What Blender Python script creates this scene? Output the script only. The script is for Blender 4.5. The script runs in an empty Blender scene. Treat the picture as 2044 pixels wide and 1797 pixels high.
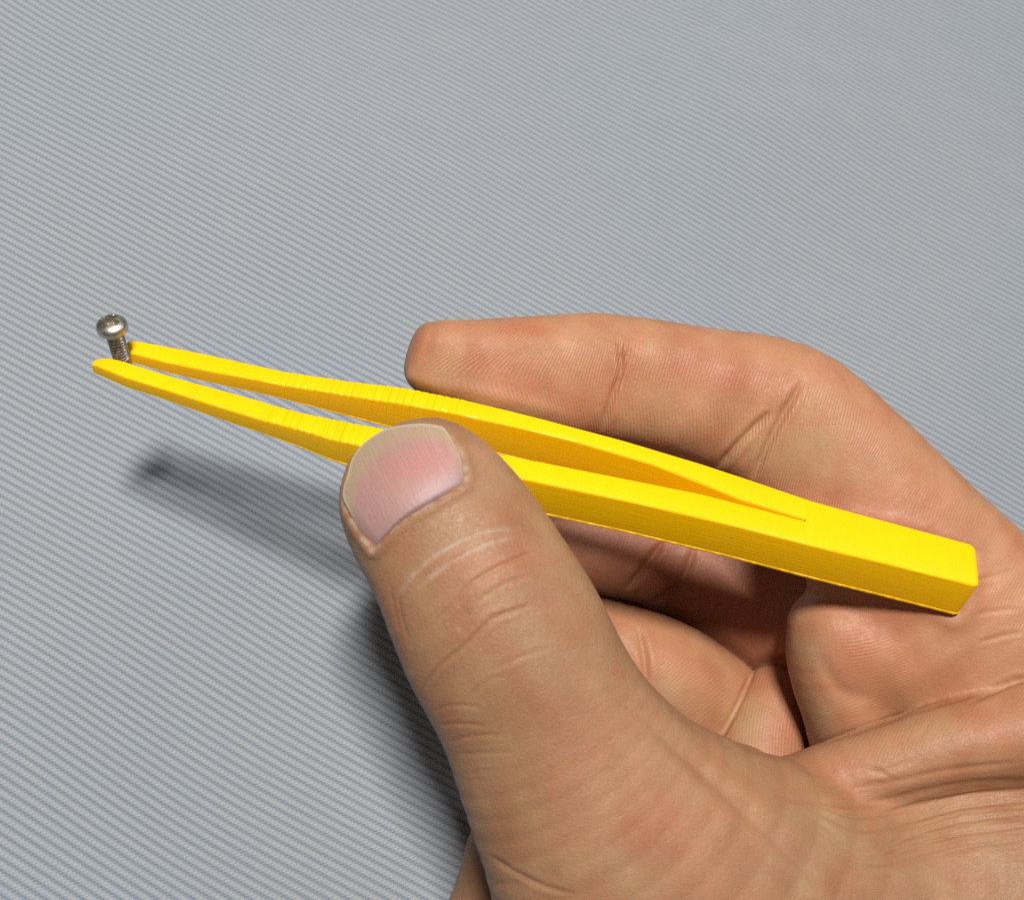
import bpy, math
import numpy as np
from mathutils import Matrix, Vector

# ------------------------------------------------------------------ camera, light, exposure
# All shapes are worked out in millimetres in a frame that is aligned with the camera
# (x right, y up, z towards the viewer, lens at the origin) and are placed in the world, in
# metres, with the cloth lying level at z = 0.
MM = 0.001
FPX = 2268.0                 # focal length in pixels of a 2044 px wide picture
CX, CY = 1022.0, 898.5
D0 = 142.0                   # distance of the tweezers from the lens
CLOTH_D = 185.0
cn = np.array([0.173, 0.372, 0.912]); cn /= np.linalg.norm(cn)      # up, seen from the camera
wx = np.array([1.0, 0, 0]) - cn[0] * cn; wx /= np.linalg.norm(wx)
wy = np.cross(cn, wx)
M3 = np.array([wx, wy, cn])
OC = np.array([0, 0, -CLOTH_D])
def world(p):
    return (np.asarray(p, float) - OC) @ M3.T * MM
scene = bpy.context.scene
C = scene.collection
cam = bpy.data.cameras.new('camera'); cam_o = bpy.data.objects.new('camera', cam); C.objects.link(cam_o)
mw = Matrix([list(M3[i]) + [0] for i in range(3)] + [[0, 0, 0, 1]])
mw.translation = Vector(world([0, 0, 0]))
cam_o.matrix_world = mw
cam.sensor_fit = 'HORIZONTAL'; cam.sensor_width = 36.0
cam.lens = 18.0 * FPX / CX
cam.clip_start = 0.005; cam.clip_end = 50
cam.dof.use_dof = True; cam.dof.focus_distance = 0.150; cam.dof.aperture_fstop = 36
scene.camera = cam_o
w = bpy.data.worlds.new('World'); scene.world = w; w.use_nodes = True
bg = w.node_tree.nodes['Background']
bg.inputs[0].default_value = (0.93, 0.97, 1.0, 1); bg.inputs[1].default_value = 0.085
def lamp(name, toward, dist, size, size_y, power, col):
    l = bpy.data.lights.new(name, 'AREA'); l.shape = 'RECTANGLE'; l.size = size; l.size_y = size_y; l.energy = power; l.color = col
    o = bpy.data.objects.new(name, l); C.objects.link(o)
    d = np.asarray(toward, float); d /= np.linalg.norm(d)
    dw = M3 @ d
    o.location = Vector(world([0, 0, -150])) + Vector(dw) * dist
    o.rotation_euler = Vector(dw).to_track_quat('Z', 'Y').to_euler()
    return o
lamp('panel_lamp', (0.07, 0.47, 0.88), 0.65, 0.13, 0.058, 6.8, (1.0, 0.975, 0.93))
lamp('fill_lamp', (0.75, 0.55, 0.45), 2.6, 0.9, 0.9, 10, (0.93, 0.97, 1.0))  # broad fill added to lift the shadows, stands for no known lamp
scene.view_settings.view_transform = 'Standard'; scene.view_settings.look = 'None'
scene.view_settings.exposure = 0.0; scene.view_settings.gamma = 1
scene.cycles.use_denoising = False
scene.cycles.max_bounces = 8

# ------------------------------------------------------------------ helpers
rng = np.random.default_rng(5)
def ray(px, py):
    return np.stack([(np.asarray(px, float) - CX) / FPX, -(np.asarray(py, float) - CY) / FPX, -np.ones_like(np.asarray(px, float))], -1)
def at(px, py, zr):
    d = D0 - np.asarray(zr, float)
    return ray(px, py) * d[..., None]
def proj(P):
    d = -P[:, 2]
    return P[:, 0] / d * FPX + CX, -P[:, 1] / d * FPX + CY
def mesh_obj(name, verts, faces, mat, parent=None, smooth=True, mm=True):
    me = bpy.data.meshes.new(name)
    v = world(verts) if mm else np.asarray(verts, float)
    f = np.asarray(faces)
    if f.ndim == 2:
        n, k = f.shape
        me.vertices.add(len(v)); me.vertices.foreach_set('co', v.ravel().astype(np.float32))
        me.loops.add(n * k); me.loops.foreach_set('vertex_index', f.ravel().astype(np.int32))
        me.polygons.add(n); me.polygons.foreach_set('loop_start', np.arange(0, n * k, k, dtype=np.int32))
        me.update(calc_edges=True); me.validate()
    else:
        me.from_pydata([tuple(x) for x in v], [], [list(x) for x in faces]); me.update()
    me.polygons.foreach_set('use_smooth', np.full(len(me.polygons), smooth))
    me.materials.append(mat)
    o = bpy.data.objects.new(name, me); C.objects.link(o)
    if parent: o.parent = parent
    return o
def attr(o, name, data):
    data = np.asarray(data, np.float32)
    if data.ndim == 1:
        a = o.data.attributes.new(name, 'FLOAT', 'POINT'); a.data.foreach_set('value', data)
    else:
        a = o.data.attributes.new(name, 'FLOAT_COLOR', 'POINT')
        a.data.foreach_set('color', np.concatenate([data, np.ones((len(data), 1), np.float32)], 1).ravel())
def thing(name, label, cat):
    o = bpy.data.objects.new(name, None); C.objects.link(o); o.empty_display_size = 0.01
    o['label'] = label; o['category'] = cat
    return o
class NT:
    def __init__(s, name):
        s.m = bpy.data.materials.new(name); s.m.use_nodes = True
        s.t = s.m.node_tree; s.b = s.t.nodes['Principled BSDF']
    def n(s, kind, **kw):
        x = s.t.nodes.new(kind)
        for k, v in kw.items():
            if k.startswith('i_'):
                k = k[2:]; k = int(k) if k.isdigit() else k.replace('_', ' ')
                s.put(x.inputs[k], v)
            else: setattr(x, k, v)
        return x
    def put(s, inp, v):
        if isinstance(v, bpy.types.NodeSocket): s.t.links.new(v, inp)
        else: inp.default_value = v
    def math(s, op, a, b=0.0, c=None):
        x = s.t.nodes.new('ShaderNodeMath'); x.operation = op
        s.put(x.inputs[0], a); s.put(x.inputs[1], b)
        if c is not None: s.put(x.inputs[2], c)
        return x.outputs[0]
    def mix(s, f, a, b, mode='MIX'):
        x = s.t.nodes.new('ShaderNodeMix'); x.data_type = 'RGBA'; x.blend_type = mode
        s.put(x.inputs[0], f); s.put(x.inputs[6], a); s.put(x.inputs[7], b)
        return x.outputs[2]
    def attr(s, name, out='Fac'):
        return s.n('ShaderNodeAttribute', attribute_name=name).outputs[out]
    def ramp(s, f, a, b, lo=0.0, hi=1.0):
        x = s.n('ShaderNodeMapRange', interpolation_type='SMOOTHSTEP')
        s.put(x.inputs[0], f); x.inputs[1].default_value = a; x.inputs[2].default_value = b
        x.inputs[3].default_value = lo; x.inputs[4].default_value = hi
        return x.outputs[0]
    def obj(s): return s.n('ShaderNodeTexCoord').outputs['Object']
    def noise(s, vec, scale, detail=3.0, rough=0.5, out=0):
        return s.n('ShaderNodeTexNoise', i_Vector=vec, i_Scale=scale, i_Detail=detail, i_Roughness=rough).outputs[out]
    def bump(s, h, dist, strength=1.0, prev=None):
        x = s.n('ShaderNodeBump'); s.put(x.inputs['Height'], h)
        x.inputs['Distance'].default_value = dist; s.put(x.inputs['Strength'], strength)
        if prev is not None: s.put(x.inputs['Normal'], prev)
        return x.outputs[0]
    def set(s, **kw):
        for k, v in kw.items(): s.put(s.b.inputs[k.replace('_', ' ')], v)
        return s.m
def seg_noise(P, scale, seed):
    """cheap smooth 3-D noise: a sum of random plane waves"""
    r = np.random.default_rng(seed); out = np.zeros(len(P))
    for _ in range(14):
        k = r.normal(size=P.shape[1]); k /= np.linalg.norm(k)
        out += np.sin(P @ k * (2 * np.pi / scale) * r.uniform(0.6, 1.5) + r.uniform(0, 6.28))
    return out / 14 ** 0.5

# ------------------------------------------------------------------ cloth
def cloth_material():
    t = NT('ribbed_cloth')
    u = t.attr('rib'); v = t.attr('stitch'); hue = t.attr('tone')
    o = t.obj()
    fr = t.math('FRACT', u)
    c = t.math('ABSOLUTE', t.math('SUBTRACT', fr, 0.5))              # 0 rib crest .. 0.5 groove
    # slanted little stitches across each rib
    ph = t.math('ADD', v, t.math('MULTIPLY', fr, 0.9))
    ph = t.math('ADD', ph, t.math('MULTIPLY', t.noise(o, 420, 2), 0.8))
    st = t.math('SINE', t.math('MULTIPLY', ph, 2 * math.pi))
    st01 = t.math('MULTIPLY_ADD', st, 0.5, 0.5)
    ph2 = t.math('SUBTRACT', t.math('MULTIPLY', v, 2.0), t.math('MULTIPLY', fr, 1.6))
    st2 = t.math('MULTIPLY_ADD', t.math('SINE', t.math('MULTIPLY', ph2, 2 * math.pi)), 0.5, 0.5)
    edge = t.math('ADD', c, t.math('MULTIPLY', t.math('SUBTRACT', st01, 0.5), 0.24))
    g = t.ramp(edge, 0.27, 0.44)                                     # groove mask with a toothed border
    fib = t.noise(o, 5200, 4, 0.7)
    blot = t.noise(o, 260, 3, 0.6)
    light = t.mix(t.ramp(blot, 0.35, 0.65), (0.312, 0.325, 0.335, 1), (0.294, 0.315, 0.338, 1))
    dark = t.mix(t.ramp(blot, 0.3, 0.7), (0.176, 0.203, 0.240, 1), (0.190, 0.213, 0.241, 1))
    col = t.mix(g, light, dark)
    dots = t.math('MULTIPLY', t.math('MULTIPLY', st2, st01), t.math('SUBTRACT', 1.0, g))
    col = t.mix(t.math('MULTIPLY', dots, 0.55), col, (0.42, 0.415, 0.405, 1))
    col = t.mix(t.math('MULTIPLY', t.math('SUBTRACT', 1.0, st01), 0.42), col, (0.19, 0.218, 0.252, 1))
    col = t.mix(t.math('MULTIPLY', t.ramp(fib, 0.45, 0.8), 0.25), col, (0.215, 0.245, 0.285, 1))
    col = t.mix(t.ramp(hue, -0.4, 1.4, 0, 0.4), col, t.mix(1.0, col, (0.93, 0.97, 1.06, 1), 'MULTIPLY'))
    h = t.math('ADD', t.math('MULTIPLY', st01, 0.6), t.math('MULTIPLY', fib, 0.9))
    nb = t.bump(h, 0.00010, 0.8)
    return t.set(Base_Color=col, Roughness=0.92, Normal=nb, Specular_IOR_Level=0.15, Sheen_Weight=0.05, Sheen_Roughness=0.6)
def wave(P):
    """slow folds of the cloth (mm) over plane coordinates (mm)"""
    x, y = P[:, 0], P[:, 1]
    w_ = 0.75 * np.sin(x * 0.045 + y * 0.055 + 0.7) + 0.55 * np.sin(-x * 0.03 + y * 0.085 + 2.0)
    w_ += 0.4 * np.sin(x * 0.11 + 0.5 * np.sin(y * 0.05)) * np.exp(-((y + 40) / 60) ** 2)
    w_ += 0.5 * seg_noise(P, 70, 3)
    return w_
def build_cloth():
    g = np.array([85.6, 151.7, 0.0]) / CLOTH_D
    g -= (g @ cn) * cn
    gu = M3 @ g; per = 1 / np.linalg.norm(gu); ud = gu[:2] * per; vd = np.array([-ud[1], ud[0]])
    PER = 8
    nr = int(330 / per); us = (np.arange(nr * PER + 1) / PER - nr * 0.5)
    vs = np.linspace(-180, 200, 190)
    U, V = np.meshgrid(us, vs, indexing='ij')
    ctr = np.array([22.0, 22.0])
    uu = U.ravel(); vv = V.ravel()
    Q = np.stack([uu, vv], 1)
    wob = 0.5 * np.sin(vv * 0.05 + uu * 0.02) + 0.35 * np.sin(vv * 0.021 - uu * 0.035 + 1) + 0.25 * seg_noise(Q * [1.2, 1], 60, 8)
    P2 = ctr + np.outer(uu * per + wob * 1.0, ud) + np.outer(vv, vd)
    fr = uu - np.floor(uu)
    z = wave(P2) + 0.22 * (np.sin(np.pi * fr) ** 0.8) - 0.15
    z += 0.02 * seg_noise(Q * [2, .6], 3, 4)
    P = np.column_stack([P2 * MM, z * MM])
    n1, n2 = U.shape
    i = np.arange(n1 * n2).reshape(n1, n2)
    F = np.stack([i[:-1, :-1], i[1:, :-1], i[1:, 1:], i[:-1, 1:]], -1).reshape(-1, 4)
    if np.cross(np.append(ud, 0), np.append(vd, 0))[2] < 0: F = F[:, ::-1]
    o = mesh_obj('fabric', P, F, cloth_material(), mm=False)
    attr(o, 'rib', uu + 1000); attr(o, 'stitch', vv / 0.60 + 1000); attr(o, 'tone', seg_noise(Q, 80, 2))
    o['label'] = 'ribbed fabric with narrow blue-grey and off-white stripes spread under the hand'
    o['category'] = 'fabric'
    return o
build_cloth()

# ------------------------------------------------------------------ tweezers
tn = np.array([0.145, 0.65, 0.745]); tn /= np.linalg.norm(tn)          # flat printed top
ta = np.array([0.969, -0.245, 0.0]); ta[2] = -(tn[0] * ta[0] + tn[1] * ta[1]) / tn[2]; ta /= np.linalg.norm(ta)
tp = np.cross(tn, ta)
TB = at(1700, 1080, 5.2) - 5.7 * tn
HX = [150, 195, 331, 430, 540, 670, 780, 890, 1000, 1264, 1940]
HY = [1.5, 1.6, 1.95, 2.2, 2.55, 3.85, 4.95, 5.65, 5.8, 5.95, 6.25]
def hgt(px): return np.interp(px, HX, HY)
def unp(px, py, h):
    d = ray(px, py); t = (TB @ tn + h) / (d @ tn)
    return d * t[..., None]
def sp(px, py):
    px = np.asarray(px, float); X = unp(px, np.asarray(py, float), hgt(px)) - TB
    return X @ ta, X @ tp
def edge_curve(pts):
    p = np.array(pts, float); s, q = sp(p[:, 0], p[:, 1]); o = np.argsort(s)
    return s[o], q[o]
UP_O = edge_curve([(252, 675), (331, 689), (422, 707), (520, 729), (600, 742), (700, 757), (810, 771), (900, 790), (1000, 814), (1090, 837), (1240, 877), (1400, 925), (1500, 958), (1620, 999)])
UP_I = edge_curve([(257, 703), (331, 722), (422, 741), (520, 759), (600, 772), (700, 788), (770, 799), (860, 815), (950, 835), (1060, 860), (1150, 882), (1300, 926), (1400, 965), (1480, 998), (1608, 1037)])
LO_I = edge_curve([(193, 715), (219, 713), (250, 721), (303, 738), (349, 752), (403, 767), (520, 799), (600, 823), (700, 843), (775, 856), (860, 876), (970, 900), (1090, 923), (1200, 945), (1400, 985), (1608, 1039)])
LO_O = edge_curve([(190, 729), (245, 752), (331, 778), (422, 808), (520, 838), (600, 860), (658, 878), (760, 900), (900, 927), (1036, 955), (1150, 979), (1264, 1003), (1380, 1030), (1486, 1055), (1620, 1089)])
BL_O = edge_curve([(1620, 999), (1700, 1021), (1800, 1048), (1925, 1082), (1950, 1089)])
BL_I = edge_curve([(1620, 1089), (1700, 1109), (1800, 1133), (1920, 1163), (1940, 1168)])
s_apex = sp([1608.], [1038.])[0][0]
S_H = sp(np.array(HX, float), np.interp(HX, [150, 2000], [700, 1150]))[0]
s_of_px = lambda px: np.interp(px, HX, S_H)
def height_at(s): return np.interp(s, S_H, HY)
def loft(name, ss, lo, hi, hh, mat, parent, bev=0.32, caps=(True, True), hb=0.0, shear=0.0):
    """a bar of rounded rectangular section: stations along s, from lo to hi across, from hb to hh in height"""
    ang = np.linspace(0, np.pi / 2, 4)
    rings = []
    for s, l, h_, z in zip(ss, lo, hi, hh):
        b = min(bev, (h_ - l) * 0.42, (z - hb) * 0.42); bb = min(b, 0.14)
        sec = []
        for (cx_, cz, a0, r) in ((h_ - b, z - b, 0, b), (l + b, z - b, np.pi / 2, b)):
            for a in ang: sec.append((s, cx_ + r * np.cos(a0 + a), cz + r * np.sin(a0 + a)))
        # squashed first printed layers: a thin ragged foot
        k = float(np.clip((z - 1) / 4.5, 0.2, 1)); ft = max(0.045, 0.06 + 0.015 * np.sin(s * 2.3) * np.sin(s * 1.31 + 1) + 0.022 * rng.normal()) * k
        f0 = 0.40 * k
        sec += [(s, l, hb + f0), (s, l - ft, hb + f0 * 0.88), (s, l - ft, hb + 0.08 * k), (s, l + 0.1 * k, hb), (s, h_ - 0.1 * k, hb), (s, h_ + ft, hb + 0.08 * k), (s, h_ + ft, hb + f0 * 0.88), (s, h_, hb + f0)]
        rings.append(sec)
    R = np.array(rings); n, m, _ = R.shape
    if shear: R[..., 0] -= shear * np.clip((R[..., 0] - (ss[-1] - 4)) / 4, 0, 1) * (1 - R[..., 2] / 6)
    V = TB + R[..., 0:1] * ta + R[..., 1:2] * tp + R[..., 2:3] * tn
    i = np.arange(n * m).reshape(n, m); j = np.roll(i, -1, 1)
    F = [tuple(q) for q in np.stack([i[:-1], i[1:], j[1:], j[:-1]], -1).reshape(-1, 4)]
    if caps[0]: F.append(tuple(i[0]))
    if caps[1]: F.append(tuple(i[-1][::-1]))
    o = mesh_obj(name, V.reshape(-1, 3), np.array(F, dtype=object), mat, parent)
    attr(o, 'height', np.repeat(R[..., 2].ravel(), 1)); attr(o, 'along', R[..., 0].ravel())
    o.data.set_sharp_from_angle(angle=math.radians(30))
    return o
def plastic():
    t = NT('yellow_printed_plastic')
    h = t.attr('height'); s = t.attr('along')
    vec = t.n('ShaderNodeCombineXYZ', i_X=t.math('MULTIPLY', s, 0.05), i_Y=t.math('MULTIPLY', h, 4.5)).outputs[0]
    lay = t.noise(vec, 1.0, 4, 0.65)
    o = t.obj()
    grain = t.noise(o, 2600, 3, 0.6)
    geo = t.n('ShaderNodeNewGeometry')
    hh = t.math('ADD', t.math('MULTIPLY', lay, 1.0), t.math('MULTIPLY', grain, 0.25))
    vn = t.math('MULTIPLY_ADD', t.math('SINE', t.math('MULTIPLY', h, 2 * math.pi / 0.2)), 0.12, hh)
    nb = t.bump(vn, 0.00007, 0.6)
    col = t.mix(t.ramp(lay, 0.25, 0.8), (0.88, 0.475, 0.0, 1), (0.905, 0.52, 0.0, 1))
    col = t.mix(t.ramp(grain, 0.55, 0.8, 0, 0.12), col, (0.92, 0.56, 0.001, 1))
    return t.set(Base_Color=col, Roughness=t.ramp(grain, 0.3, 0.7, 0.36, 0.5), Normal=nb, Specular_IOR_Level=0.22,
                 Subsurface_Weight=0.12, Subsurface_Radius=(0.001, 0.0006, 0.0001), Subsurface_Scale=1.0)
def build_tweezers():
    m = plastic()
    root = thing('tweezers', 'bright yellow plastic tweezers with two tapering arms, pinched between thumb and index finger', 'tweezers')
    root.location = Vector(world(TB + 2.8 * tn))
    def arm(lo_c, hi_c, s0, tipk):
        st_lo, st_hi = s_of_px(540), s_of_px(905)
        steps = np.linspace(st_lo, st_hi, 26)
        ss, hh, bulge = [], [], []
        for s in np.linspace(s0, st_lo, 70): ss.append(s); hh.append(height_at(s)); bulge.append(0)
        for a, b in zip(steps[:-1], steps[1:]):
            L = b - a; z = height_at((a + b) / 2)
            for f_, dz, bu in ((0.03, -0.055, 0), (0.25, 0.0, .012), (0.6, 0.02, .02), (0.9, 0.012, .012), (0.985, -0.03, 0)):
                ss.append(a + f_ * L); hh.append(z + dz + 0.02 * rng.normal()); bulge.append(bu + 0.012 * rng.normal())
        for s in np.linspace(st_hi + 0.1, s_apex, 110): ss.append(s); hh.append(height_at(s)); bulge.append(0)
        ss = np.array(ss); hh = np.array(hh); bulge = np.array(bulge)
        lo = np.interp(ss, *lo_c) - bulge; hi = np.interp(ss, *hi_c) + bulge
        # rounded tip
        d = np.clip((ss - s0) / 0.9, 0, 1); k = np.sqrt(1 - (1 - d) ** 2) * tipk + 1 - tipk
        mid = (lo + hi) / 2; half = (hi - lo) / 2 * k
        hh = hh * (0.9 + 0.1 * np.clip((ss - s0) / 0.5, 0, 1))
        o = loft('arm', ss, mid - half, mid + half, hh, m, root, caps=(True, False))
        return o
    a1 = arm(UP_I, UP_O, UP_I[0][0] - 1.0, 0.06); a1['label'] = 'far arm of the tweezers with the index finger on it'
    a2 = arm(LO_O, LO_I, LO_I[0][0] - 0.15, 0.14); a2['label'] = 'near arm of the tweezers under the thumb'
    e0, e1 = s_apex, BL_O[0][-1]
    ss = np.concatenate([np.linspace(e0, e1 - 1.0, 70), e1 - 1.0 + np.sin(np.linspace(0.1, 1, 7) * np.pi / 2) * 0.9])
    lo, hi = np.interp(ss, *BL_I), np.interp(ss, *BL_O)
    hi = np.where(ss < BL_O[0][0], np.interp(ss, *UP_O), hi); lo = np.where(ss < BL_I[0][0], np.interp(ss, *LO_O), lo)
    d = np.clip((e1 - 0.1 - ss) / 0.9, 0, 1); ins = 0.75 * (1 - np.sqrt(1 - (1 - d) ** 2))
    hb = loft('tail_block', ss, lo + ins, hi - ins, height_at(ss) - ins * 0.35, m, root, caps=(False, True), shear=-0.3)
    for o in (a1, a2, hb):
        o.matrix_parent_inverse = Matrix.Translation(-root.location)
    return root
build_tweezers()

# ------------------------------------------------------------------ screw
def build_screw():
    t = NT('dull_steel')
    o_ = t.obj(); n = t.noise(o_, 900, 3)
    steel = t.set(Base_Color=t.mix(n, (0.46, 0.42, 0.35, 1), (0.68, 0.63, 0.55, 1)), Metallic=1.0, Roughness=t.ramp(n, 0.3, 0.7, 0.30, 0.5))
    root = thing('screw', 'tiny steel cross-head machine screw gripped upright in the tips of the yellow tweezers', 'screw')
    s0 = sp([236.], [714.])[0][0]
    bot = TB + s0 * ta + (np.interp(s0, *LO_I) + 1.12) * tp + 0.9 * tn
    ax = np.array([0.03, 0.66, 0.75]); ax /= np.linalg.norm(ax)
    e1 = np.cross(ax, [0.9, 0.2, 0.1]); e1 /= np.linalg.norm(e1); e2 = np.cross(ax, e1)
    root.location = Vector(world(bot))
    def lathe(name, prof, N=48, twist=None, base=bot):
        a = np.linspace(0, 2 * np.pi, N, endpoint=False)
        prof = np.array(prof)
        rr = prof[:, 0][:, None] * np.ones(N); zz = prof[:, 1][:, None] * np.ones(N)
        if twist is not None: rr, zz = twist(rr, zz, a[None, :])
        V = base + rr[..., None] * (np.cos(a)[:, None] * e1 + np.sin(a)[:, None] * e2) + zz[..., None] * ax
        n_, m_ = rr.shape; i = np.arange(n_ * m_).reshape(n_, m_); j = np.roll(i, -1, 1)
        F = np.stack([i[:-1], j[:-1], j[1:], i[1:]], -1).reshape(-1, 4)
        F = [tuple(q) for q in F] + [tuple(i[0][::-1]), tuple(i[-1])]
        o = mesh_obj(name, V.reshape(-1, 3), np.array(F, dtype=object), steel, root)
        o.data.set_sharp_from_angle(angle=math.radians(40))
        o.matrix_parent_inverse = Matrix.Translation(-root.location)
        return o
    HL = 4.85
    def thread(r, z, a):
        ph = (z / 0.50 - a / (2 * np.pi)) % 1.0
        k = np.clip((HL - 0.15 - z) / 0.25, 0, 1) * np.clip(z / 0.3, 0, 1)
        return r - 0.23 * k * (np.abs(ph - 0.5) * 2) ** 1.2, z
    lathe('shank', [(1.12 if z > -0.95 else 0.9, z) for z in np.linspace(-1.2, HL + 0.05, 120)], 40, thread)
    # pan head with a cross recess: a radial grid whose top is pressed in along a cross
    R, N = 1.93, 72
    prof = [(1.05, HL), (R - 0.12, HL), (R, HL + 0.12), (R, HL + 0.65)]
    for th in np.linspace(0.12, 1, 26): prof.append((R * np.cos(th * np.pi / 2) ** 0.8 if th < 1 else 0.001, HL + 0.65 + 0.95 * np.sin(th * np.pi / 2)))
    def cross(r, z, a):
        x, y = r * np.cos(a + 0.5), r * np.sin(a + 0.5)
        arm = np.minimum(np.abs(x), np.abs(y))
        reach = np.clip((1.15 - np.maximum(np.abs(x), np.abs(y))) / 0.25, 0, 1)
        dp = reach * np.clip((0.34 - arm) / 0.12, 0, 1)
        return r, np.where(z > HL + 0.6, z - 0.95 * dp, z)
    fine = []
    for a_, b_ in zip(prof[:-1], prof[1:]):
        k = 2 if a_[1] > HL + 0.5 else 1
        for q in range(k): fine.append((a_[0] + (b_[0] - a_[0]) * q / k, a_[1] + (b_[1] - a_[1]) * q / k))
    fine.append(prof[-1])
    lathe('head', fine, N, cross)
build_screw()

# ------------------------------------------------------------------ hand: a signed distance field turned into one skin
def catmull(A, k):
    A = np.asarray(A, float); B = np.vstack([2 * A[0] - A[1], A, 2 * A[-1] - A[-2]])
    out = []
    for i in range(len(A) - 1):
        p0, p1, p2, p3 = B[i:i + 4]
        for t in np.linspace(0, 1, k, endpoint=False):
            out.append(0.5 * (2 * p1 + (p2 - p0) * t + (2 * p0 - 5 * p1 + 4 * p2 - p3) * t * t + (3 * p1 - p0 - 3 * p2 + p3) * t ** 3))
    out.append(A[-1]); return np.array(out)
class Chain:
    """swept oval: stations (px, py, depth zr, half width px, half thickness mm)"""
    def __init__(s, st, k=4, cap=0.8, p=2.0):
        s.p = p
        st = np.array(st, float)
        c = at(st[:, 0], st[:, 1], st[:, 2]); rw = st[:, 3] * (D0 - st[:, 2]) / FPX
        A = catmull(np.column_stack([c, rw, st[:, 4]]), k)
        s.c, s.rw, s.rd, s.cap = A[:, :3], A[:, 3], A[:, 4], cap
    def dist(s, P, B, margin=9.0):
        """P: (nb, np, 3) points in blocks, B: (nb, 3) block centres"""
        d = np.full(P.shape[:2], 50.0)
        for i in range(len(s.c) - 1):
            a, b = s.c[i], s.c[i + 1]; ab = b - a; L2 = ab @ ab
            R = max(s.rw[i], s.rw[i + 1], s.rd[i], s.rd[i + 1])
            tb = np.clip(((B - a) @ ab) / L2, 0, 1)
            m = np.linalg.norm(B - a - tb[:, None] * ab, axis=1) < R + margin
            if not m.any(): continue
            q = P[m] - a
            t = np.clip((q @ ab) / L2, 0, 1)
            q = q - t[..., None] * ab
            T = ab / L2 ** 0.5; mid = (a + b) / 2; V = -mid / np.linalg.norm(mid)
            Dv = V - (V @ T) * T; Dv /= np.linalg.norm(Dv); W = np.cross(T, Dv)
            rw = s.rw[i] + t * (s.rw[i + 1] - s.rw[i]); rd = s.rd[i] + t * (s.rd[i + 1] - s.rd[i])
            w_, d_, l_ = q @ W, q @ Dv, q @ T
            rl = s.cap * np.minimum(rw, rd)
            x, y, z = w_ / rw, d_ / rd, l_ / rl
            if s.p == 2.0:
                k0 = np.sqrt(x * x + y * y + z * z) + 1e-9
                k1 = np.sqrt((x / rw) ** 2 + (y / rd) ** 2 + (z / rl) ** 2) / k0 + 1e-9
            else:
                e = s.p; x, y, z = np.abs(x), np.abs(y), np.abs(z)
                k0 = (x ** e + y ** e + z ** e) ** (1 / e) + 1e-9
                k1 = np.sqrt(((x / k0) ** (e - 1) / rw) ** 2 + ((y / k0) ** (e - 1) / rd) ** 2 + ((z / k0) ** (e - 1) / rl) ** 2) + 1e-9
            v = np.where(k0 < 1e-3, -np.minimum(rw, rd), (k0 - 1) / k1)
            d[m] = np.minimum(d[m], v)
        return d
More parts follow.
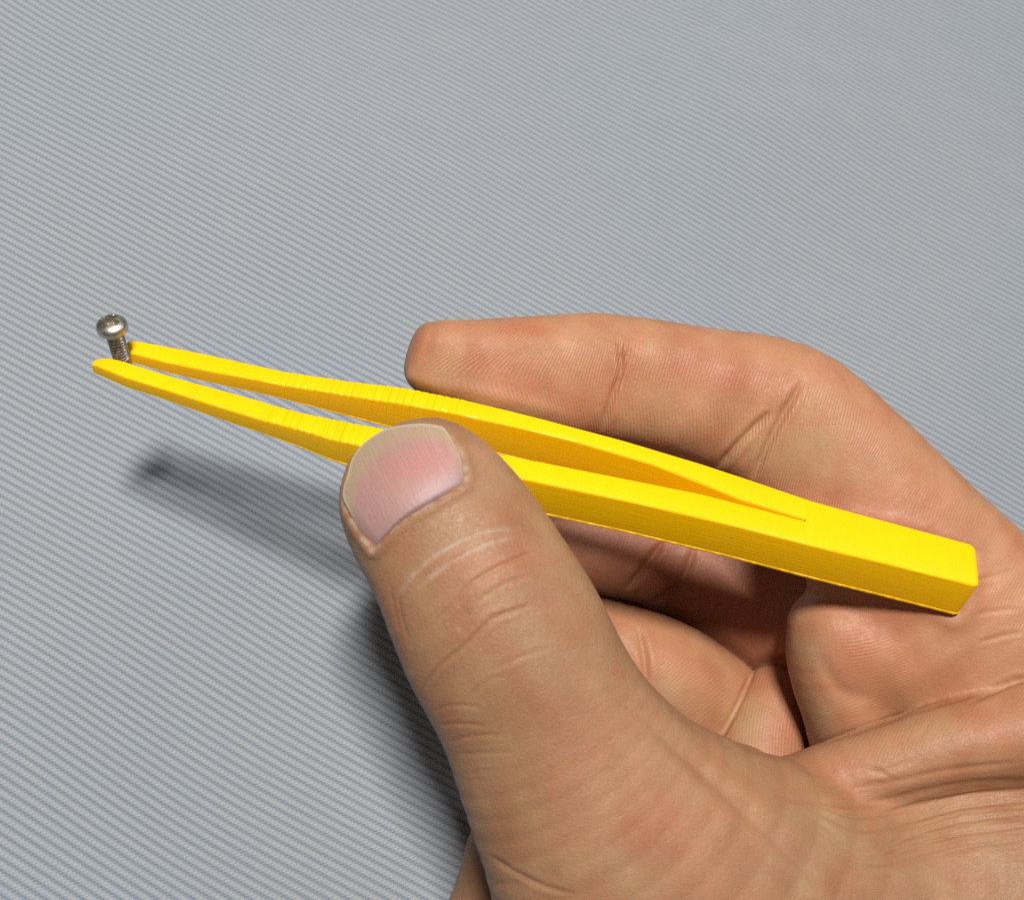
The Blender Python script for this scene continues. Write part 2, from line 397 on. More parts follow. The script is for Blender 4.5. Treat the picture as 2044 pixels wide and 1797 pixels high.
CH = dict(
 thumb=Chain([(798, 934, 8.5, 98, 4.6), (808, 954, 10, 142, 6.2), (846, 1000, 12, 172, 7.6), (922, 1112, 13.5, 189, 8.4), (997, 1256, 14, 206, 9.2),
              (1073, 1402, 13, 207, 9.6), (1146, 1540, 12, 234, 10.5), (1234, 1672, 10.5, 286, 12), (1380, 1860, 7, 420, 15), (1560, 2080, 2, 560, 18)], cap=0.9),
 index=Chain([(848, 708, -5, 66, 4.6), (886, 719, -5.5, 81, 5.7), (995, 740, -6.5, 105, 6.6), (1110, 749, -7.5, 121, 7.1), (1215, 756, -8.5, 128, 7.4), (1385, 785, -9.5, 133, 8.2),
              (1545, 835, -10, 158, 9), (1650, 925, -9.5, 165, 9.4), (1745, 1035, -9, 178, 10), (1850, 1170, -9, 205, 11), (1975, 1330, -9, 250, 13), (2160, 1500, -10, 330, 15)], cap=0.52, p=2.5),
 palm=Chain([(1650, 1262, -8.5, 78, 6.5), (1728, 1290, -8, 110, 8), (1880, 1300, -8.5, 160, 9.5), (2100, 1310, -8.5, 240, 11.5), (2350, 1380, -9, 330, 14)], cap=0.75),
 palm_low=Chain([(1658, 1245, -9, 82, 7), (1668, 1330, -9, 93, 7.5), (1698, 1420, -10, 95, 7.5), (1735, 1520, -12.5, 112, 8)], cap=0.8),
 fold=Chain([(1495, 1590, 0, 28, 3.6), (1590, 1570, 0.5, 60, 5), (1700, 1548, 1, 78, 6.2), (1800, 1522, 1.5, 86, 7), (1920, 1484, 2, 92, 7.6), (2070, 1460, 2, 112, 8.2), (2300, 1440, 1, 150, 10)]),
 web=Chain([(1330, 1705, 7, 168, 10), (1560, 1765, 2.5, 152, 9.5), (1780, 1780, 1.0, 216, 10.5), (2060, 1800, 1.5, 304, 12.5), (2350, 1860, 0, 430, 15)]),
 heel=Chain([(1560, 1960, -6, 330, 14), (1900, 2080, -8, 420, 16), (2330, 2160, -9, 560, 20), (2700, 2350, -9, 520, 22)]),
 middle=Chain([(900, 1030, -29, 82, 5.2), (1050, 1065, -29.5, 92, 5.8), (1200, 1094, -29.5, 99, 6.0), (1310, 1114, -29.5, 106, 6.2), (1400, 1148, -29, 130, 6.4), (1490, 1188, -28, 160, 7), (1600, 1215, -25, 160, 8), (1760, 1290, -17, 150, 9.5)]),
 ring=Chain([(1120, 1250, -22, 72, 5.8), (1210, 1296, -21.5, 97, 7), (1310, 1342, -21, 112, 7.4), (1400, 1404, -22.5, 122, 7.4), (1490, 1470, -26, 124, 7.4), (1640, 1520, -27, 130, 7.4)]),
 little=Chain([(1615, 1330, -24, 60, 6), (1558, 1415, -21, 95, 7.5), (1512, 1515, -18, 102, 8), (1480, 1640, -14, 115, 8)]),
 side=Chain([(1080, 1600, -9.5, 98, 6), (1040, 1690, -9.5, 104, 6.3), (1005, 1815, -9.5, 108, 6.5), (985, 1960, -9, 150, 7), (1100, 2150, -8, 300, 9)]),
)
def smin(a, b, k):
    h = np.maximum(k - np.abs(a - b), 0) / k
    return np.minimum(a, b) - h * h * h * k / 6
def crease(a, b, depth, wide):
    # two folds of skin meeting: a real furrow runs along the line of contact
    m = np.minimum(a, b)
    return m + depth * np.exp(-((a - b) / wide) ** 2 - (m / 1.6) ** 2)
def tweezer_dist(P):
    X = P - TB; s, p, z = X @ ta, X @ tp, X @ tn
    hh = height_at(s)
    def bar(lo, hi, s0, s1):
        l, h = np.interp(s, *lo), np.interp(s, *hi)
        q = np.stack([np.maximum(l - p, p - h), np.maximum(-z, z - hh), np.maximum(s0 - s, s - s1)])
        return np.minimum(q.max(0), 0) + np.sqrt((np.maximum(q, 0) ** 2).sum(0))
    d = np.minimum(bar(UP_I, UP_O, UP_I[0][0], s_apex), bar(LO_O, LO_I, LO_I[0][0], s_apex))
    lo = (np.append(LO_O[0][-1:], BL_I[0]), np.append(LO_O[1][-1:], BL_I[1])); hi = (np.append(UP_O[0][-1:], BL_O[0]), np.append(UP_O[1][-1:], BL_O[1]))
    return np.minimum(d, bar(lo, hi, s_apex, BL_O[0][-1]))
def cloth_height(P):
    Wd = (P.reshape(-1, 3) - OC) @ M3.T
    return Wd[:, 2].reshape(P.shape[:-1])
def hand_sdf(P, B, want=False):
    D = {k: c.dist(P, B) for k, c in CH.items()}
    g1 = smin(smin(D['palm'], D['palm_low'], 4.0), D['index'], 3.0)
    g2 = smin(smin(D['thumb'], D['web'], 9.0), D['heel'], 12.0)
    g2 = smin(g2, D['fold'], 3.2)
    d = smin(g1, g2, 0.5)
    f = smin(D['ring'], D['little'], 0.3)
    f = crease(D['middle'], f, 1.1, 0.9)
    d = crease(d, f, 0.9, 0.8)
    d = crease(d, D['side'], 0.6, 0.8)
    near = np.abs(d) < 4
    td = np.full(d.shape, 9.0)
    if near.any(): td[near] = tweezer_dist(P[near])
    # skin gives way where the plastic presses on it and swells a little beside the contact
    d = d - 0.35 * np.exp(-((td - 1.2) / 1.0) ** 2) * (np.abs(d) < 2)
    d = np.maximum(d, 0.03 - td)
    ch = cloth_height(P)
    d = -smin(-d, -(1.6 - ch), 1.5)                 # rests on the cloth, never in it
    return (d, D) if want else d
def polygonise(h=0.28, nb=8):
    lo = np.array([-27.0, -100.0, -186.0]); hi = np.array([118.0, 22.0, -118.0])
    bs = h * nb; n = np.ceil((hi - lo) / bs).astype(int)
    I = np.stack(np.meshgrid(*[np.arange(k) for k in n], indexing='ij'), -1).reshape(-1, 3)
    ctr = lo + (I + 0.5) * bs
    dc = hand_sdf(ctr[:, None, :], ctr)[:, 0]
    I = I[np.abs(dc) < bs * 1.25 + 0.6]
    g = np.arange(nb + 1)
    off = np.stack(np.meshgrid(g, g, g, indexing='ij'), -1).reshape(-1, 3)
    vals = np.empty((len(I), (nb + 1) ** 3), np.float32)
    for a in range(0, len(I), 1500):
        b = I[a:a + 1500]; L = b[:, None, :] * nb + off[None]
        P = lo + L * h
        v = hand_sdf(P, lo + (b + 0.5) * bs)
        edge = np.maximum(np.maximum(P[..., 0] - (hi[0] - 3), (lo[1] + 3) - P[..., 1]), -1e9)
        vals[a:a + 1500] = np.maximum(v, edge)
    Vv = vals.reshape(-1, nb + 1, nb + 1, nb + 1)
    N = n * nb + 2
    gid = lambda x: (x[..., 0] * N[1] + x[..., 1]) * N[2] + x[..., 2]
    s = Vv < 0
    corners = [(i, j, k) for i in (0, 1) for j in (0, 1) for k in (0, 1)]
    cnt = sum(s[:, i:nb + i, j:nb + j, k:nb + k].astype(np.int8) for i, j, k in corners)
    act = np.argwhere((cnt > 0) & (cnt < 8))
    bi, ci = act[:, 0], act[:, 1:]
    acc = np.zeros((len(act), 3)); num = np.zeros(len(act))
    val = {c: Vv[bi, ci[:, 0] + c[0], ci[:, 1] + c[1], ci[:, 2] + c[2]] for c in corners}
    for c in corners:
        for ax in range(3):
            if c[ax]: continue
            e = list(c); e[ax] = 1; e = tuple(e)
            a, b = val[c], val[e]; m = (a < 0) != (b < 0)
            t = np.where(m, a / np.where(m, a - b, 1), 0)
            p = np.tile(np.array(c, float), (len(act), 1)); p[:, ax] = t
            acc[m] += p[m]; num += m
    cell = I[bi] * nb + ci
    V = lo + (cell + acc / num[:, None]) * h
    ids = gid(cell); order = np.argsort(ids); sid = ids[order]
    faces = []
    for ax in range(3):
        u, v = [(1, 2), (2, 0), (0, 1)][ax]
        sl0 = [slice(None)] + [slice(0, nb)] * 3; sl1 = list(sl0); sl1[ax + 1] = slice(1, nb + 1)
        a, b = s[tuple(sl0)], s[tuple(sl1)]
        E = np.argwhere(a != b)
        inside = a[E[:, 0], E[:, 1], E[:, 2], E[:, 3]]
        L = I[E[:, 0]] * nb + E[:, 1:]
        q = []
        for du, dv in ((-1, -1), (0, -1), (0, 0), (-1, 0)):
            x = L.copy(); x[:, u] += du; x[:, v] += dv; q.append(gid(x))
        q = np.stack(q, 1); pos = np.clip(np.searchsorted(sid, q), 0, len(sid) - 1)
        ok = (sid[pos] == q).all(1)
        f = order[pos]; f[~inside] = f[~inside][:, ::-1]
        faces.append(f[ok])
    return V, np.vstack(faces)
def vnormals(V, F):
    n = np.cross(V[F[:, 2]] - V[F[:, 0]], V[F[:, 3]] - V[F[:, 1]]); N = np.zeros_like(V)
    for k in range(4): np.add.at(N, F[:, k], n)
    return N / (np.linalg.norm(N, axis=1, keepdims=True) + 1e-12)
def relax(V, F, it):
    E = np.vstack([F[:, [0, 1]], F[:, [1, 2]], F[:, [2, 3]], F[:, [3, 0]]])
    cnt = np.bincount(E[:, 0], minlength=len(V)) + np.bincount(E[:, 1], minlength=len(V))
    for _ in range(it):
        A = np.stack([np.bincount(E[:, 0], V[E[:, 1], k], len(V)) + np.bincount(E[:, 1], V[E[:, 0], k], len(V)) for k in range(3)], 1)
        V = 0.5 * V + 0.5 * A / cnt[:, None]
    return V
def line_dist(x, y, pl):
    """distance in px to a polyline, and 0..1 along it"""
    pl = np.array(pl, float); best = np.full(len(x), 1e9); al = np.zeros(len(x))
    L = np.concatenate([[0], np.cumsum(np.linalg.norm(np.diff(pl, axis=0), axis=1))])
    for i in range(len(pl) - 1):
        a, b = pl[i], pl[i + 1]; ab = b - a; t = np.clip(((x - a[0]) * ab[0] + (y - a[1]) * ab[1]) / (ab @ ab), 0, 1)
        d = np.hypot(x - a[0] - t * ab[0], y - a[1] - t * ab[1]); m = d < best
        best[m] = d[m]; al[m] = ((L[i] + t * (L[i + 1] - L[i])) / L[-1])[m]
    return best, al
def smooth_poly(pl, k=6): return catmull(pl, k)
# skin creases: (part, picture polyline, half width px, depth mm, soft lip mm)
CREASES = [
 ('index', [(1236, 676), (1240, 743), (1223, 788), (1202, 860)], 6, .50, .10), ('index', [(1250, 700), (1255, 745), (1243, 790)], 6, .10, .0),
 ('index', [(1539, 820), (1475, 885), (1431, 936)], 7, .55, .12), ('index', [(1604, 758), (1561, 833), (1527, 900), (1501, 960)], 7, .60, .14),
 ('index', [(1575, 800), (1530, 850), (1480, 925)], 9, .15, 0), ('index', [(1660, 720), (1690, 760), (1700, 790)], 5, .10, 0),
 ('thumb', [(1044, 1055), (988, 1059), (942, 1070), (895, 1093), (849, 1124), (818, 1156), (787, 1202)], 3.2, 0.142, 0.055),
 ('thumb', [(1032, 1073), (988, 1081), (942, 1100), (895, 1124), (861, 1152), (830, 1177)], 3.2, 0.133, 0.055),
 ('thumb', [(1082, 1097), (1035, 1115), (988, 1137), (942, 1165), (917, 1193), (886, 1227), (849, 1261)], 4.3, 0.212, 0.055),
 ('thumb', [(1060, 1150), (1000, 1170), (950, 1205)], 5.0, 0.088, 0.028), ('thumb', [(940, 1215), (925, 1240), (915, 1262)], 11.5, 0.142, 0.022),
 ('thumb', [(1070, 1205), (988, 1233), (967, 1252), (926, 1292), (880, 1329), (855, 1360), (837, 1394)], 4.3, 0.230, 0.055),
 ('thumb', [(1110, 1290), (1040, 1312), (985, 1340)], 5.0, 0.070, 0.022), ('thumb', [(1010, 1345), (960, 1370), (920, 1410)], 5.0, 0.062, 0.022),
 ('thumb', [(795, 1190), (800, 1230), (815, 1275)], 4.3, 0.107, 0.000), ('thumb', [(778, 1170), (790, 1230), (800, 1270)], 3.6, 0.088, 0.000),
 ('thumb', [(862, 1420), (905, 1408), (960, 1412)], 3.6, 0.088, 0.017), ('thumb', [(873, 1449), (910, 1446), (972, 1449)], 3.6, 0.107, 0.022), ('thumb', [(898, 1483), (941, 1471), (1003, 1468)], 3.6, 0.107, 0.022),
 ('thumb', [(910, 1508), (957, 1505), (1028, 1502)], 3.6, 0.088, 0.022), ('thumb', [(920, 1545), (990, 1538)], 3.6, 0.062, 0.017),
 ('thumb', [(972, 1706), (1034, 1746), (1096, 1774), (1150, 1785)], 5.0, 0.195, 0.033), ('thumb', [(965, 1780), (1010, 1760)], 4.3, 0.088, 0.017),
 ('web', [(1204, 1372), (1281, 1424), (1343, 1486), (1409, 1545), (1510, 1639), (1564, 1690), (1612, 1737), (1650, 1800)], 15, .42, .12),
 ('web', [(1537, 1592), (1612, 1600), (1680, 1609), (1713, 1607), (1781, 1595), (1849, 1578), (1950, 1563), (2044, 1558), (2100, 1556)], 6, .14, .06),
 ('web', [(1592, 1616), (1646, 1653), (1696, 1690), (1747, 1697), (1815, 1673), (1916, 1643), (2044, 1629), (2100, 1624)], 5, .14, .06),
 ('web', [(1600, 1640), (1650, 1672), (1700, 1708), (1755, 1712), (1830, 1690), (1930, 1665), (2060, 1652)], 5, .11, .06),
 ('web', [(1580, 1600), (1650, 1630), (1700, 1655), (1760, 1655), (1830, 1635), (1930, 1612), (2060, 1600)], 5, .14, .06),
 ('web', [(1600, 1598), (1655, 1618), (1705, 1632), (1770, 1625), (1840, 1605), (1950, 1585), (2060, 1578)], 4, .16, .07),
 ('web', [(1610, 1660), (1660, 1700), (1705, 1728), (1765, 1735), (1840, 1716), (1950, 1690), (2060, 1678)], 5, .12, .06),
 ('fold', [(1660, 1510), (1700, 1530), (1740, 1535), (1790, 1560)], 5, .10, .05), ('fold', [(1700, 1545), (1760, 1540), (1830, 1515)], 5, .10, .05), ('fold', [(1640, 1590), (1660, 1560), (1655, 1525)], 6, .08, .04),
 ('fold', [(1830, 1480), (1850, 1450), (1860, 1430)], 5, .06, 0), ('fold', [(1690, 1575), (1780, 1562), (1880, 1540), (2044, 1520)], 5, .12, .05),
 ('palm', [(1933, 1402), (1984, 1379), (2018, 1362), (2060, 1352)], 6, .30, .08), ('palm', [(1950, 1285), (2000, 1270), (2044, 1262)], 4, .12, .05),
 ('palm', [(1935, 1160), (1990, 1150), (2044, 1130)], 4, .08, .03), ('palm', [(1940, 1230), (1985, 1220), (2044, 1216)], 4, .08, .03),
 ('palm', [(1640, 1310), (1655, 1350), (1690, 1385), (1740, 1395)], 16, .25, 0), ('palm', [(1740, 1240), (1800, 1290), (1850, 1340)], 24, .12, 0),
 ('middle', [(1325, 1080), (1292, 1126), (1252, 1176)], 7, .60, .12), ('middle', [(1387, 1090), (1368, 1146), (1345, 1176), (1305, 1204)], 7, .55, .12),
 ('ringlet', [(1509, 1328), (1490, 1370), (1472, 1410), (1444, 1462), (1420, 1500)], 5, .45, 0), ('palm', [(1630, 1487), (1740, 1450), (1845, 1414), (1935, 1388), (2060, 1356)], 5.5, .32, 0),
 ('ring', [(1272, 1250), (1279, 1275), (1287, 1318), (1290, 1370)], 7, .45, .10), ('ring', [(1262, 1262), (1272, 1300)], 5, .15, 0),
]
def skin_material():
    t = NT('skin')
    o = t.obj()
    base = t.attr('tint', 'Color')
    ph, am, cellamp = t.attr('ridge'), t.attr('ridge_amp'), t.attr('cell_amp')
    blot = t.noise(o, 170, 4, 0.6); fine = t.noise(o, 1400, 4, 0.65); mic = t.noise(o, 4200, 3, 0.6)
    col = t.mix(t.ramp(blot, 0.40, 0.68, 0, 0.42), base, t.mix(1.0, base, (1.04, 0.76, 0.72, 1), 'MULTIPLY'))
    col = t.mix(t.ramp(blot, 0.28, 0.48, 0.5, 0), col, t.mix(1.0, base, (1.02, 1.08, 1.0, 1), 'MULTIPLY'))
    col = t.mix(t.ramp(fine, 0.5, 0.75, 0, 0.22), col, t.mix(1.0, col, (0.80, 0.70, 0.66, 1), 'MULTIPLY'))
    spk = t.ramp(t.noise(o, 950, 2, 0.5), 0.66, 0.74)
    col = t.mix(t.math('MULTIPLY', spk, 0.28), col, t.mix(1.0, col, (1.25, 1.3, 1.35, 1), 'MULTIPLY'))
    wob = t.math('MULTIPLY', t.math('SUBTRACT', t.noise(o, 330, 2), 0.5), 5.0)
    sn = t.math('SINE', t.math('ADD', ph, wob))
    ridge = t.math('MULTIPLY', t.math('MULTIPLY', sn, am), t.ramp(t.noise(o, 300, 2), 0.3, 0.65, 0.45, 1.0))
    vor = t.n('ShaderNodeTexVoronoi', feature='DISTANCE_TO_EDGE', i_Vector=o, i_Scale=1150.0).outputs[0]
    vor2 = t.n('ShaderNodeTexVoronoi', feature='DISTANCE_TO_EDGE', i_Vector=t.mix(0.04, o, t.noise(o, 300, 2, .5, 1)), i_Scale=480.0).outputs[0]
    cells = t.math('ADD', t.ramp(vor, 0.0, 0.16), t.math('MULTIPLY', t.ramp(vor2, 0, 0.10), 1.2))
    nb = t.bump(t.math('MULTIPLY', cells, cellamp), 0.00006, 0.45)
    nb = t.bump(ridge, 0.00012, 1.0, nb)
    nb = t.bump(t.math('ADD', t.math('MULTIPLY', fine, 1.0), t.math('MULTIPLY', mic, 0.5)), 0.00013, 0.45, nb)
    ro = t.math('SUBTRACT', t.ramp(fine, 0.3, 0.7, 0.42, 0.56), t.math('MULTIPLY', am, 0.10))
    return t.set(Base_Color=col, Roughness=ro, Normal=nb, Specular_IOR_Level=0.31, Subsurface_Weight=0.22,
                 Subsurface_Radius=(0.0030, 0.0010, 0.0005), Subsurface_Scale=0.7, Subsurface_Anisotropy=0.6)
NAIL = np.array([(746, 1097), (731, 1077), (716, 1055), (698, 1023), (685, 994), (686, 972), (693, 950), (704, 913), (730, 881), (768, 857), (803, 849), (838, 846), (864, 848), (884, 853), (899, 872),
                 (917, 907), (928, 948), (926, 962), (919, 971), (890, 988), (853, 1009), (818, 1029), (789, 1052), (768, 1075)], float)
NCTR = np.array([812.0, 955.0])
TAX = np.array([0.43, 0.90])          # thumb axis in the picture, tip to knuckle
TAX /= np.linalg.norm(TAX)
def build_hand():
    root = thing('person', 'bare right hand pinching the yellow tweezers, thumbnail towards the viewer', 'person')
    V, F = polygonise()
    V = relax(V, F, 2)
    N = vnormals(V, F)
    DD = {k: c.dist(V[:, None, :], V, 6.0)[:, 0] for k, c in CH.items()}
    names = list(CH); dm = np.stack([DD[k] for k in names], 1)
    comp = dm.argmin(1)
    srt = np.sort(dm, 1); margin = np.clip((srt[:, 1] - srt[:, 0]) / 0.6, 0, 1)
    wt = np.exp(-(dm - dm.min(1, keepdims=True)) / 1.3); wt /= wt.sum(1, keepdims=True)
    W = {k: wt[:, i] for i, k in enumerate(names)}
    x, y = proj(V)
    facing = np.clip((N * -V / np.linalg.norm(V, axis=1, keepdims=True)).sum(1), 0, 1)
    disp = np.zeros(len(V))
    grp = {'index': ['index'], 'thumb': ['thumb', 'web'], 'web': ['web', 'thumb', 'heel', 'fold', 'palm'], 'fold': ['fold', 'web'], 'palm': ['palm', 'palm_low', 'index', 'fold'],
           'middle': ['middle'], 'ring': ['ring'], 'little': ['little'], 'ringlet': ['ring', 'little']}
    vis = facing > 0.02
    for part, pl, wd, dep, lip in CREASES:
        ok = vis & np.isin(comp, [names.index(g) for g in grp[part]])
        idx = np.nonzero(ok & (x > 600))[0]
        pl = smooth_poly(pl); mn, mx = pl.min(0) - 60, pl.max(0) + 60
        idx = idx[(x[idx] > mn[0]) & (x[idx] < mx[0]) & (y[idx] > mn[1]) & (y[idx] < mx[1])]
        d, al = line_dist(x[idx], y[idx], pl)
        fade = np.clip(np.minimum(al, 1 - al) / 0.18, 0, 1) ** 0.7
        wv = wd * (0.6 + 0.4 * fade)
        gprof = np.exp(-(d / wv) ** 2)
        disp[idx] -= dep * fade * gprof - lip * fade * np.exp(-((d - 2.2 * wv) / (1.2 * wv)) ** 2)
    # nail bed: the skin folds round the nail
    th = vis & (comp == names.index('thumb'))
    idx = np.nonzero(th & (np.hypot(x - NCTR[0], y - NCTR[1]) < 230))[0]
    ring_ = np.vstack([NAIL, NAIL[:1]])
    d, _ = line_dist(x[idx], y[idx], ring_)
    q = np.stack([x[idx], y[idx]], 1) - NCTR
    inside = np.zeros(len(idx), bool)
    for a, b in zip(ring_[:-1], ring_[1:]):
        c = ((a[1] > y[idx]) != (b[1] > y[idx])); xx = (b[0] - a[0]) * (y[idx] - a[1]) / (b[1] - a[1] + 1e-9) + a[0]
        inside ^= c & (x[idx] < xx)
    back = q @ TAX; sd = np.where(inside, -d, d)
    prox = 1 / (1 + np.exp(-(back + 20) / 16))                        # 1 towards the knuckle, 0 at the free edge
    disp[idx] += prox * (0.30 * np.exp(-((sd - 10) / 10) ** 2) * (sd > -6)) - 0.5 * np.clip(-sd / 14, 0, 1) - 0.12 * np.exp(-(sd / 4) ** 2)
    # soft unevenness of flesh
    disp += 0.025 * seg_noise(V, 9, 11) + 0.012 * seg_noise(V, 3.5, 12)
    V2 = V + N * disp[:, None]
    # keep clear of the plastic
    td = tweezer_dist(V2); V2 = np.where((td < 0.02)[:, None], V, V2)
    o = mesh_obj('hand', V2, F, skin_material(), root)
    # colour of the skin itself: tanner back of the thumb, pinker pads
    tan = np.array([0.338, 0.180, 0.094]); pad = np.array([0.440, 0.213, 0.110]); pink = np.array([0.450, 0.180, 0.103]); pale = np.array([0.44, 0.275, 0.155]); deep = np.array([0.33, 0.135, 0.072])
    colr = np.zeros((len(V), 3))
    for k, c in dict(thumb=tan, web=tan * 1.02, heel=tan, fold=0.6 * pad + 0.4 * tan, palm=pad, palm_low=pad, index=pad, middle=pink * 0.92, ring=pad, little=pad, side=tan).items(): colr += W[k][:, None] * c
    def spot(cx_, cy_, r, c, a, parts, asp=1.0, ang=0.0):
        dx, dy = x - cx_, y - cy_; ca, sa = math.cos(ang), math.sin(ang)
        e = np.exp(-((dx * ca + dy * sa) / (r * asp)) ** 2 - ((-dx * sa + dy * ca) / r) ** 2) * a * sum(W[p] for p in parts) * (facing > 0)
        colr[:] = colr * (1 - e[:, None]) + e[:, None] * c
    for s_ in [(1000, 735, 75, pink, .7, ['index'], 1.8), (1130, 690, 60, pad, .5, ['index'], 1.6), (1420, 740, 80, pink, .6, ['index'], 2), (1380, 830, 70, pale, .4, ['index'], 1.5), (850, 770, 45, pale, .5, ['index'], 2, .2),
               (1660, 900, 90, pale, .55, ['index'], 1.3), (1760, 1060, 110, pink, .6, ['index', 'palm']), (1720, 800, 70, pink, .35, ['index'], 1.6, .7),
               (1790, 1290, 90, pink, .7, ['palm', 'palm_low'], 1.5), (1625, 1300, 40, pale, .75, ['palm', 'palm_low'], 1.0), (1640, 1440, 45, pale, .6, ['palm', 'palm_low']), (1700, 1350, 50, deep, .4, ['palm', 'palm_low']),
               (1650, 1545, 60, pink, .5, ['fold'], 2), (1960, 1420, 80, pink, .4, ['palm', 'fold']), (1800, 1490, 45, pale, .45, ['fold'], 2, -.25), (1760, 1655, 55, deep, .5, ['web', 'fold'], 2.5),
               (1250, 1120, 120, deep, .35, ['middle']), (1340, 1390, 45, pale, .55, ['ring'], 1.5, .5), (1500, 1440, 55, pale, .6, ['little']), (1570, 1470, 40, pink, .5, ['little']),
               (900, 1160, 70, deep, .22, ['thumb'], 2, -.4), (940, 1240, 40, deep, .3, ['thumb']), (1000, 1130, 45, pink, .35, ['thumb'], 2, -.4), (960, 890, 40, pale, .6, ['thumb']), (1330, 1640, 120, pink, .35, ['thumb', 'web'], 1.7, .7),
               (1290, 1460, 45, pale, .35, ['thumb', 'web'], 3.5, .85), (1120, 1700, 90, pale, .25, ['thumb', 'web']), (1120, 1060, 60, pale, .25, ['thumb'], 2, 1.0)]:
        spot(*s_)
    d_, _ = line_dist(x[idx], y[idx], ring_)
    fl = np.exp(-((sd - 3) / 3.5) ** 2) * prox * np.clip(0.5 + 0.8 * seg_noise(V[idx], 1.3, 31), 0, 1) * 0.6
    colr[idx] = colr[idx] * (1 - fl[:, None]) + fl[:, None] * np.array([0.52, 0.45, 0.38])
    tdc = np.full(len(V), 9.0); nr_ = np.nonzero(dm.min(1) < 3)[0]; tdc[nr_] = tweezer_dist(V[nr_])
    pr = 0.45 * np.exp(-(np.maximum(tdc, 0) / 1.3) ** 2) * (W['index'] + W['thumb']) * np.clip((1150 - x) / 150, 0, 1)
    colr = colr * (1 - pr[:, None]) + pr[:, None] * pale
    mot = seg_noise(V, 11, 41); mot2 = seg_noise(V, 4.5, 42)
    colr *= 1 + (0.075 * mot + 0.045 * mot2)[:, None] * np.array([0.5, 1.0, 1.15])
    for pl in ([(1044, 1055), (988, 1059), (942, 1070), (895, 1093), (849, 1124), (818, 1156), (787, 1202)], [(1032, 1073), (988, 1081), (942, 1100), (895, 1124), (861, 1152), (830, 1177)]):
        ii = np.nonzero(th & (np.abs(x - 910) < 160) & (np.abs(y - 1120) < 110))[0]
        d_, al_ = line_dist(x[ii], y[ii], smooth_poly(pl))
        f_ = 0.5 * np.exp(-((d_ - 2) / 3.0) ** 2) * np.clip(np.minimum(al_, 1 - al_) / 0.2, 0, 1) * np.clip(0.75 + 0.5 * seg_noise(V[ii], 1.5, 37), 0, 1)
        colr[ii] = colr[ii] * (1 - f_[:, None]) + f_[:, None] * np.array([0.50, 0.42, 0.34])
    colr *= 0.90
    attr(o, 'tint', colr)
    # skin ridges: phase runs along the finger, bending round the pads
    pxmm = 15.0
    X, Y = (x - 1000) / pxmm, (y - 740) / pxmm
    ph = np.zeros(len(V)); am = np.zeros(len(V))
    K = 2 * np.pi / 0.47
    wI = (comp == names.index('index'))
    fan = np.clip((1230 - x) / 330, 0, 1)
    phI = X * (1 - 0.42 * fan) + Y * (0.12 + 0.95 * fan * np.clip((760 - y) / 90, -0.6, 1)) + 0.4 * np.sin(Y * 0.5)
    ang = np.clip((x - 1450) / 350, 0, 1)
    phI = phI + ang * (0.45 * Y)
    ph[wI] = (phI * K)[wI]; am[wI] = (np.clip((x - 820) / 60, 0, 1) * np.clip((1860 - x) / 200, 0.35, 1) * np.clip((y - (640 + np.clip(x - 1400, 0, 999) * 0.45)) / 60, 0, 1))[wI]
    for k, (ux, uy), a_ in (('palm', (.25, .95), .45), ('palm_low', (.5, .85), .3), ('fold', (.85, .5), .35), ('middle', (.95, .3), .5), ('ring', (.75, .65), .5), ('little', (.95, .15), .7)):
        m = comp == names.index(k); ph[m] = ((X * ux + Y * uy + 0.5 * np.sin(X * .35) + .4 * np.sin(Y * .3)) * K)[m]; am[m] = a_
    wl = np.interp(x, [1500, 1592, 1646, 1696, 1747, 1815, 1916, 2044, 2200], [1560, 1616, 1653, 1690, 1697, 1673, 1643, 1629, 1615])
    m = np.isin(comp, [names.index('web'), names.index('fold')]) & (y > wl - 110)
    am *= 1 - np.isin(comp, [names.index('web'), names.index('fold')]) * np.clip((y - (wl - 150)) / 40, 0, 1)
    ph[m] = ((y - wl) / 13.0 * 2 * np.pi)[m]
    am[m] = (1.5 * np.exp(-((y - wl + 15) / 65) ** 2) * np.clip((x - 1540) / 90, 0, 1) * np.clip((y - (wl - 108)) / 40, 0, 1))[m]
    am *= (facing > 0) * margin ** 1.5 * np.clip((tdc - 0.3) / 2.2, 0, 1)
    attr(o, 'ridge', ph); attr(o, 'ridge_amp', am * (0.19 + 0.06 * W['index']))
    attr(o, 'cell_amp', 0.2 + 0.35 * (W['thumb'] + W['web'] + W['heel'] + 0.6 * W['fold'] + W['side']))
    # thumbnail: a curved plate fitted to the flesh under it
    idx = np.nonzero(th & (np.hypot(x - NCTR[0], y - NCTR[1]) < 110))[0]
    NX = np.array([TAX[1], -TAX[0]])
    def uvn(px, py):
        a = (np.stack([px, py], -1) - NCTR); return a @ NX / 100, a @ TAX / 100
    u, v = uvn(x[idx], y[idx])
    feat = lambda u, v: np.stack([np.ones_like(u), u, v, u * u, u * v, v * v], -1)
    co = np.linalg.lstsq(feat(u, v), -V[idx][:, 2], rcond=None)[0]
    co[3] = np.clip(co[3], 1.0, 1.7); co[5] = max(co[5], 0.35)
    # dense outline
    out = catmull(np.vstack([NAIL, NAIL[:1]]), 5)[:-1]; m_ = len(out); nr = 22
    rr = np.sin(np.linspace(0, 1, nr) * np.pi / 2)
    G = NCTR + rr[1:, None, None] * (out - NCTR)
    G = np.vstack([NCTR[None], G.reshape(-1, 2)])
    rad = np.concatenate([[0], np.repeat(rr[1:], m_)])
    u, v = uvn(G[:, 0], G[:, 1])
    dep = feat(u, v) @ co - 0.22 + 0.40 * np.clip((rad - 0.86) / 0.14, 0, 1) ** 1.5 * np.clip((v + 0.1) / 0.4, 0, 1)
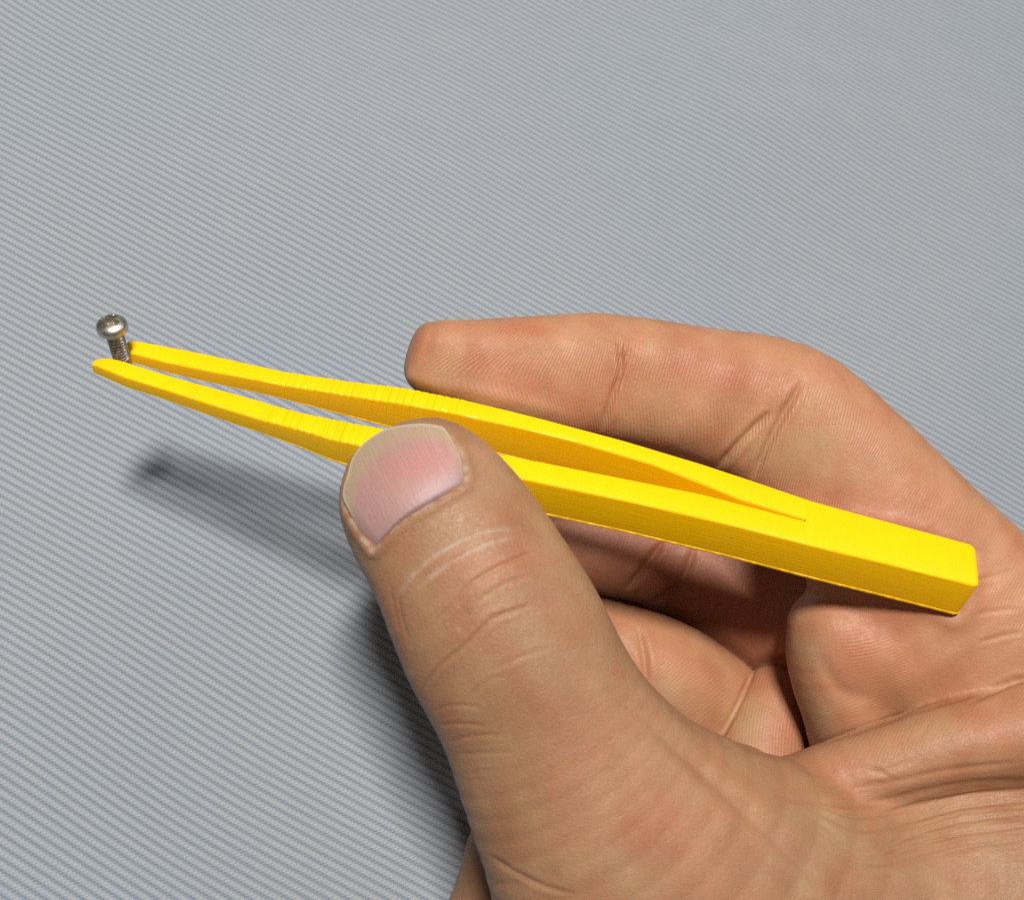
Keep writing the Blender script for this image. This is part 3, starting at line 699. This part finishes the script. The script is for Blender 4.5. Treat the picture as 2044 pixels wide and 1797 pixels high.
    topv = ray(G[:, 0], G[:, 1]) * dep[:, None]
    # lower side closes the plate
    rim = np.arange(1 + (nr - 2) * m_, 1 + (nr - 1) * m_)
    low = topv[rim] * 1.0032
    low2 = ray(*(NCTR + 0.9 * (out - NCTR)).T) * (dep[rim] + 0.55)[:, None]
    VV = np.vstack([topv, low, low2])
    fs = []
    for j in range(m_): fs.append((0, 1 + (j + 1) % m_, 1 + j))
    for i in range(nr - 2):
        for j in range(m_):
            a = 1 + i * m_; k = (j + 1) % m_
            fs.append((a + j, a + k, a + m_ + k, a + m_ + j))
    b0 = len(topv); b1 = b0 + m_
    for j in range(m_):
        k = (j + 1) % m_
        fs.append((rim[j], rim[k], b0 + k, b0 + j)); fs.append((b0 + j, b0 + k, b1 + k, b1 + j))
    fs = [f[::-1] for f in fs]
    t = NT('nail')
    tint = t.attr('tint', 'Color'); ob = t.obj()
    ridgev = t.attr('across')
    rn = t.noise(t.n('ShaderNodeCombineXYZ', i_X=ridgev, i_Y=t.math('MULTIPLY', t.attr('down'), 0.05)).outputs[0], 26.0, 4, 0.7)
    col = t.mix(t.ramp(rn, 0.45, 0.8, 0, 0.22), tint, (0.56, 0.44, 0.40, 1))
    col = t.mix(t.ramp(t.noise(ob, 700, 3), 0.55, 0.75, 0, 0.15), col, (0.40, 0.20, 0.18, 1))
    nm = t.set(Base_Color=col, Roughness=t.ramp(rn, 0.3, 0.7, 0.42, 0.55), Normal=t.bump(t.math('ADD', rn, t.math('MULTIPLY', t.noise(ob, 3000, 2), .3)), 0.00010, 0.6), Specular_IOR_Level=0.38,
               Subsurface_Weight=0.25, Subsurface_Radius=(0.0015, 0.0008, 0.0006), Subsurface_Scale=0.7)
    nail = mesh_obj('thumbnail', VV, np.array(fs, dtype=object), nm, o)
    nail['label'] = 'pink thumbnail with a pale free edge'
    ua, va = np.concatenate([u, u[rim], u[rim]]), np.concatenate([v, v[rim], v[rim]]); ra = np.concatenate([rad, rad[rim], rad[rim]])
    pinkc, hot, viol, yel, white = np.array([.44, .245, .215]), np.array([.50, .205, .19]), np.array([.38, .265, .275]), np.array([.43, .305, .195]), np.array([.50, .43, .29])
    cN = np.tile(pinkc, (len(ua), 1))
    def mixn(a, c): cN[:] = cN * (1 - a[:, None]) + a[:, None] * c
    sm = lambda x_, a, b: np.clip((x_ - a) / (b - a), 0, 1) ** 2 * (3 - 2 * np.clip((x_ - a) / (b - a), 0, 1))
    mixn(0.65 * np.exp(-((va + 0.22 - 0.1 * ua) / 0.30) ** 2 - ((ua - .35) / .9) ** 2), hot)
    mixn(0.8 * sm(va + 0.25 * ua, 0.25, 0.85), viol)
    bor = va - 0.45 * (ua - 0.08) ** 2                                         # free edge follows a bow
    mixn(0.9 * sm(-bor, 0.60, 0.88), yel)
    mixn(0.55 * sm(ra, 0.80, 0.95) * sm(-va, -0.6, -0.1), yel)
    mixn(0.9 * sm(ra, 0.955, 0.98) * sm(-va - 0.25 * ua, -0.1, 0.35), white)
    mixn(0.35 * sm(ra, 0.97, 0.995) * sm(va, 0.0, 0.4), np.array([.46, .36, .30]))
    attr(nail, 'tint', cN * 0.86); attr(nail, 'across', ua); attr(nail, 'down', va)
    root.location = Vector(world(at(1700, 1900, -20)))
    o.matrix_parent_inverse = Matrix.Translation(-root.location)
    return o
build_hand()
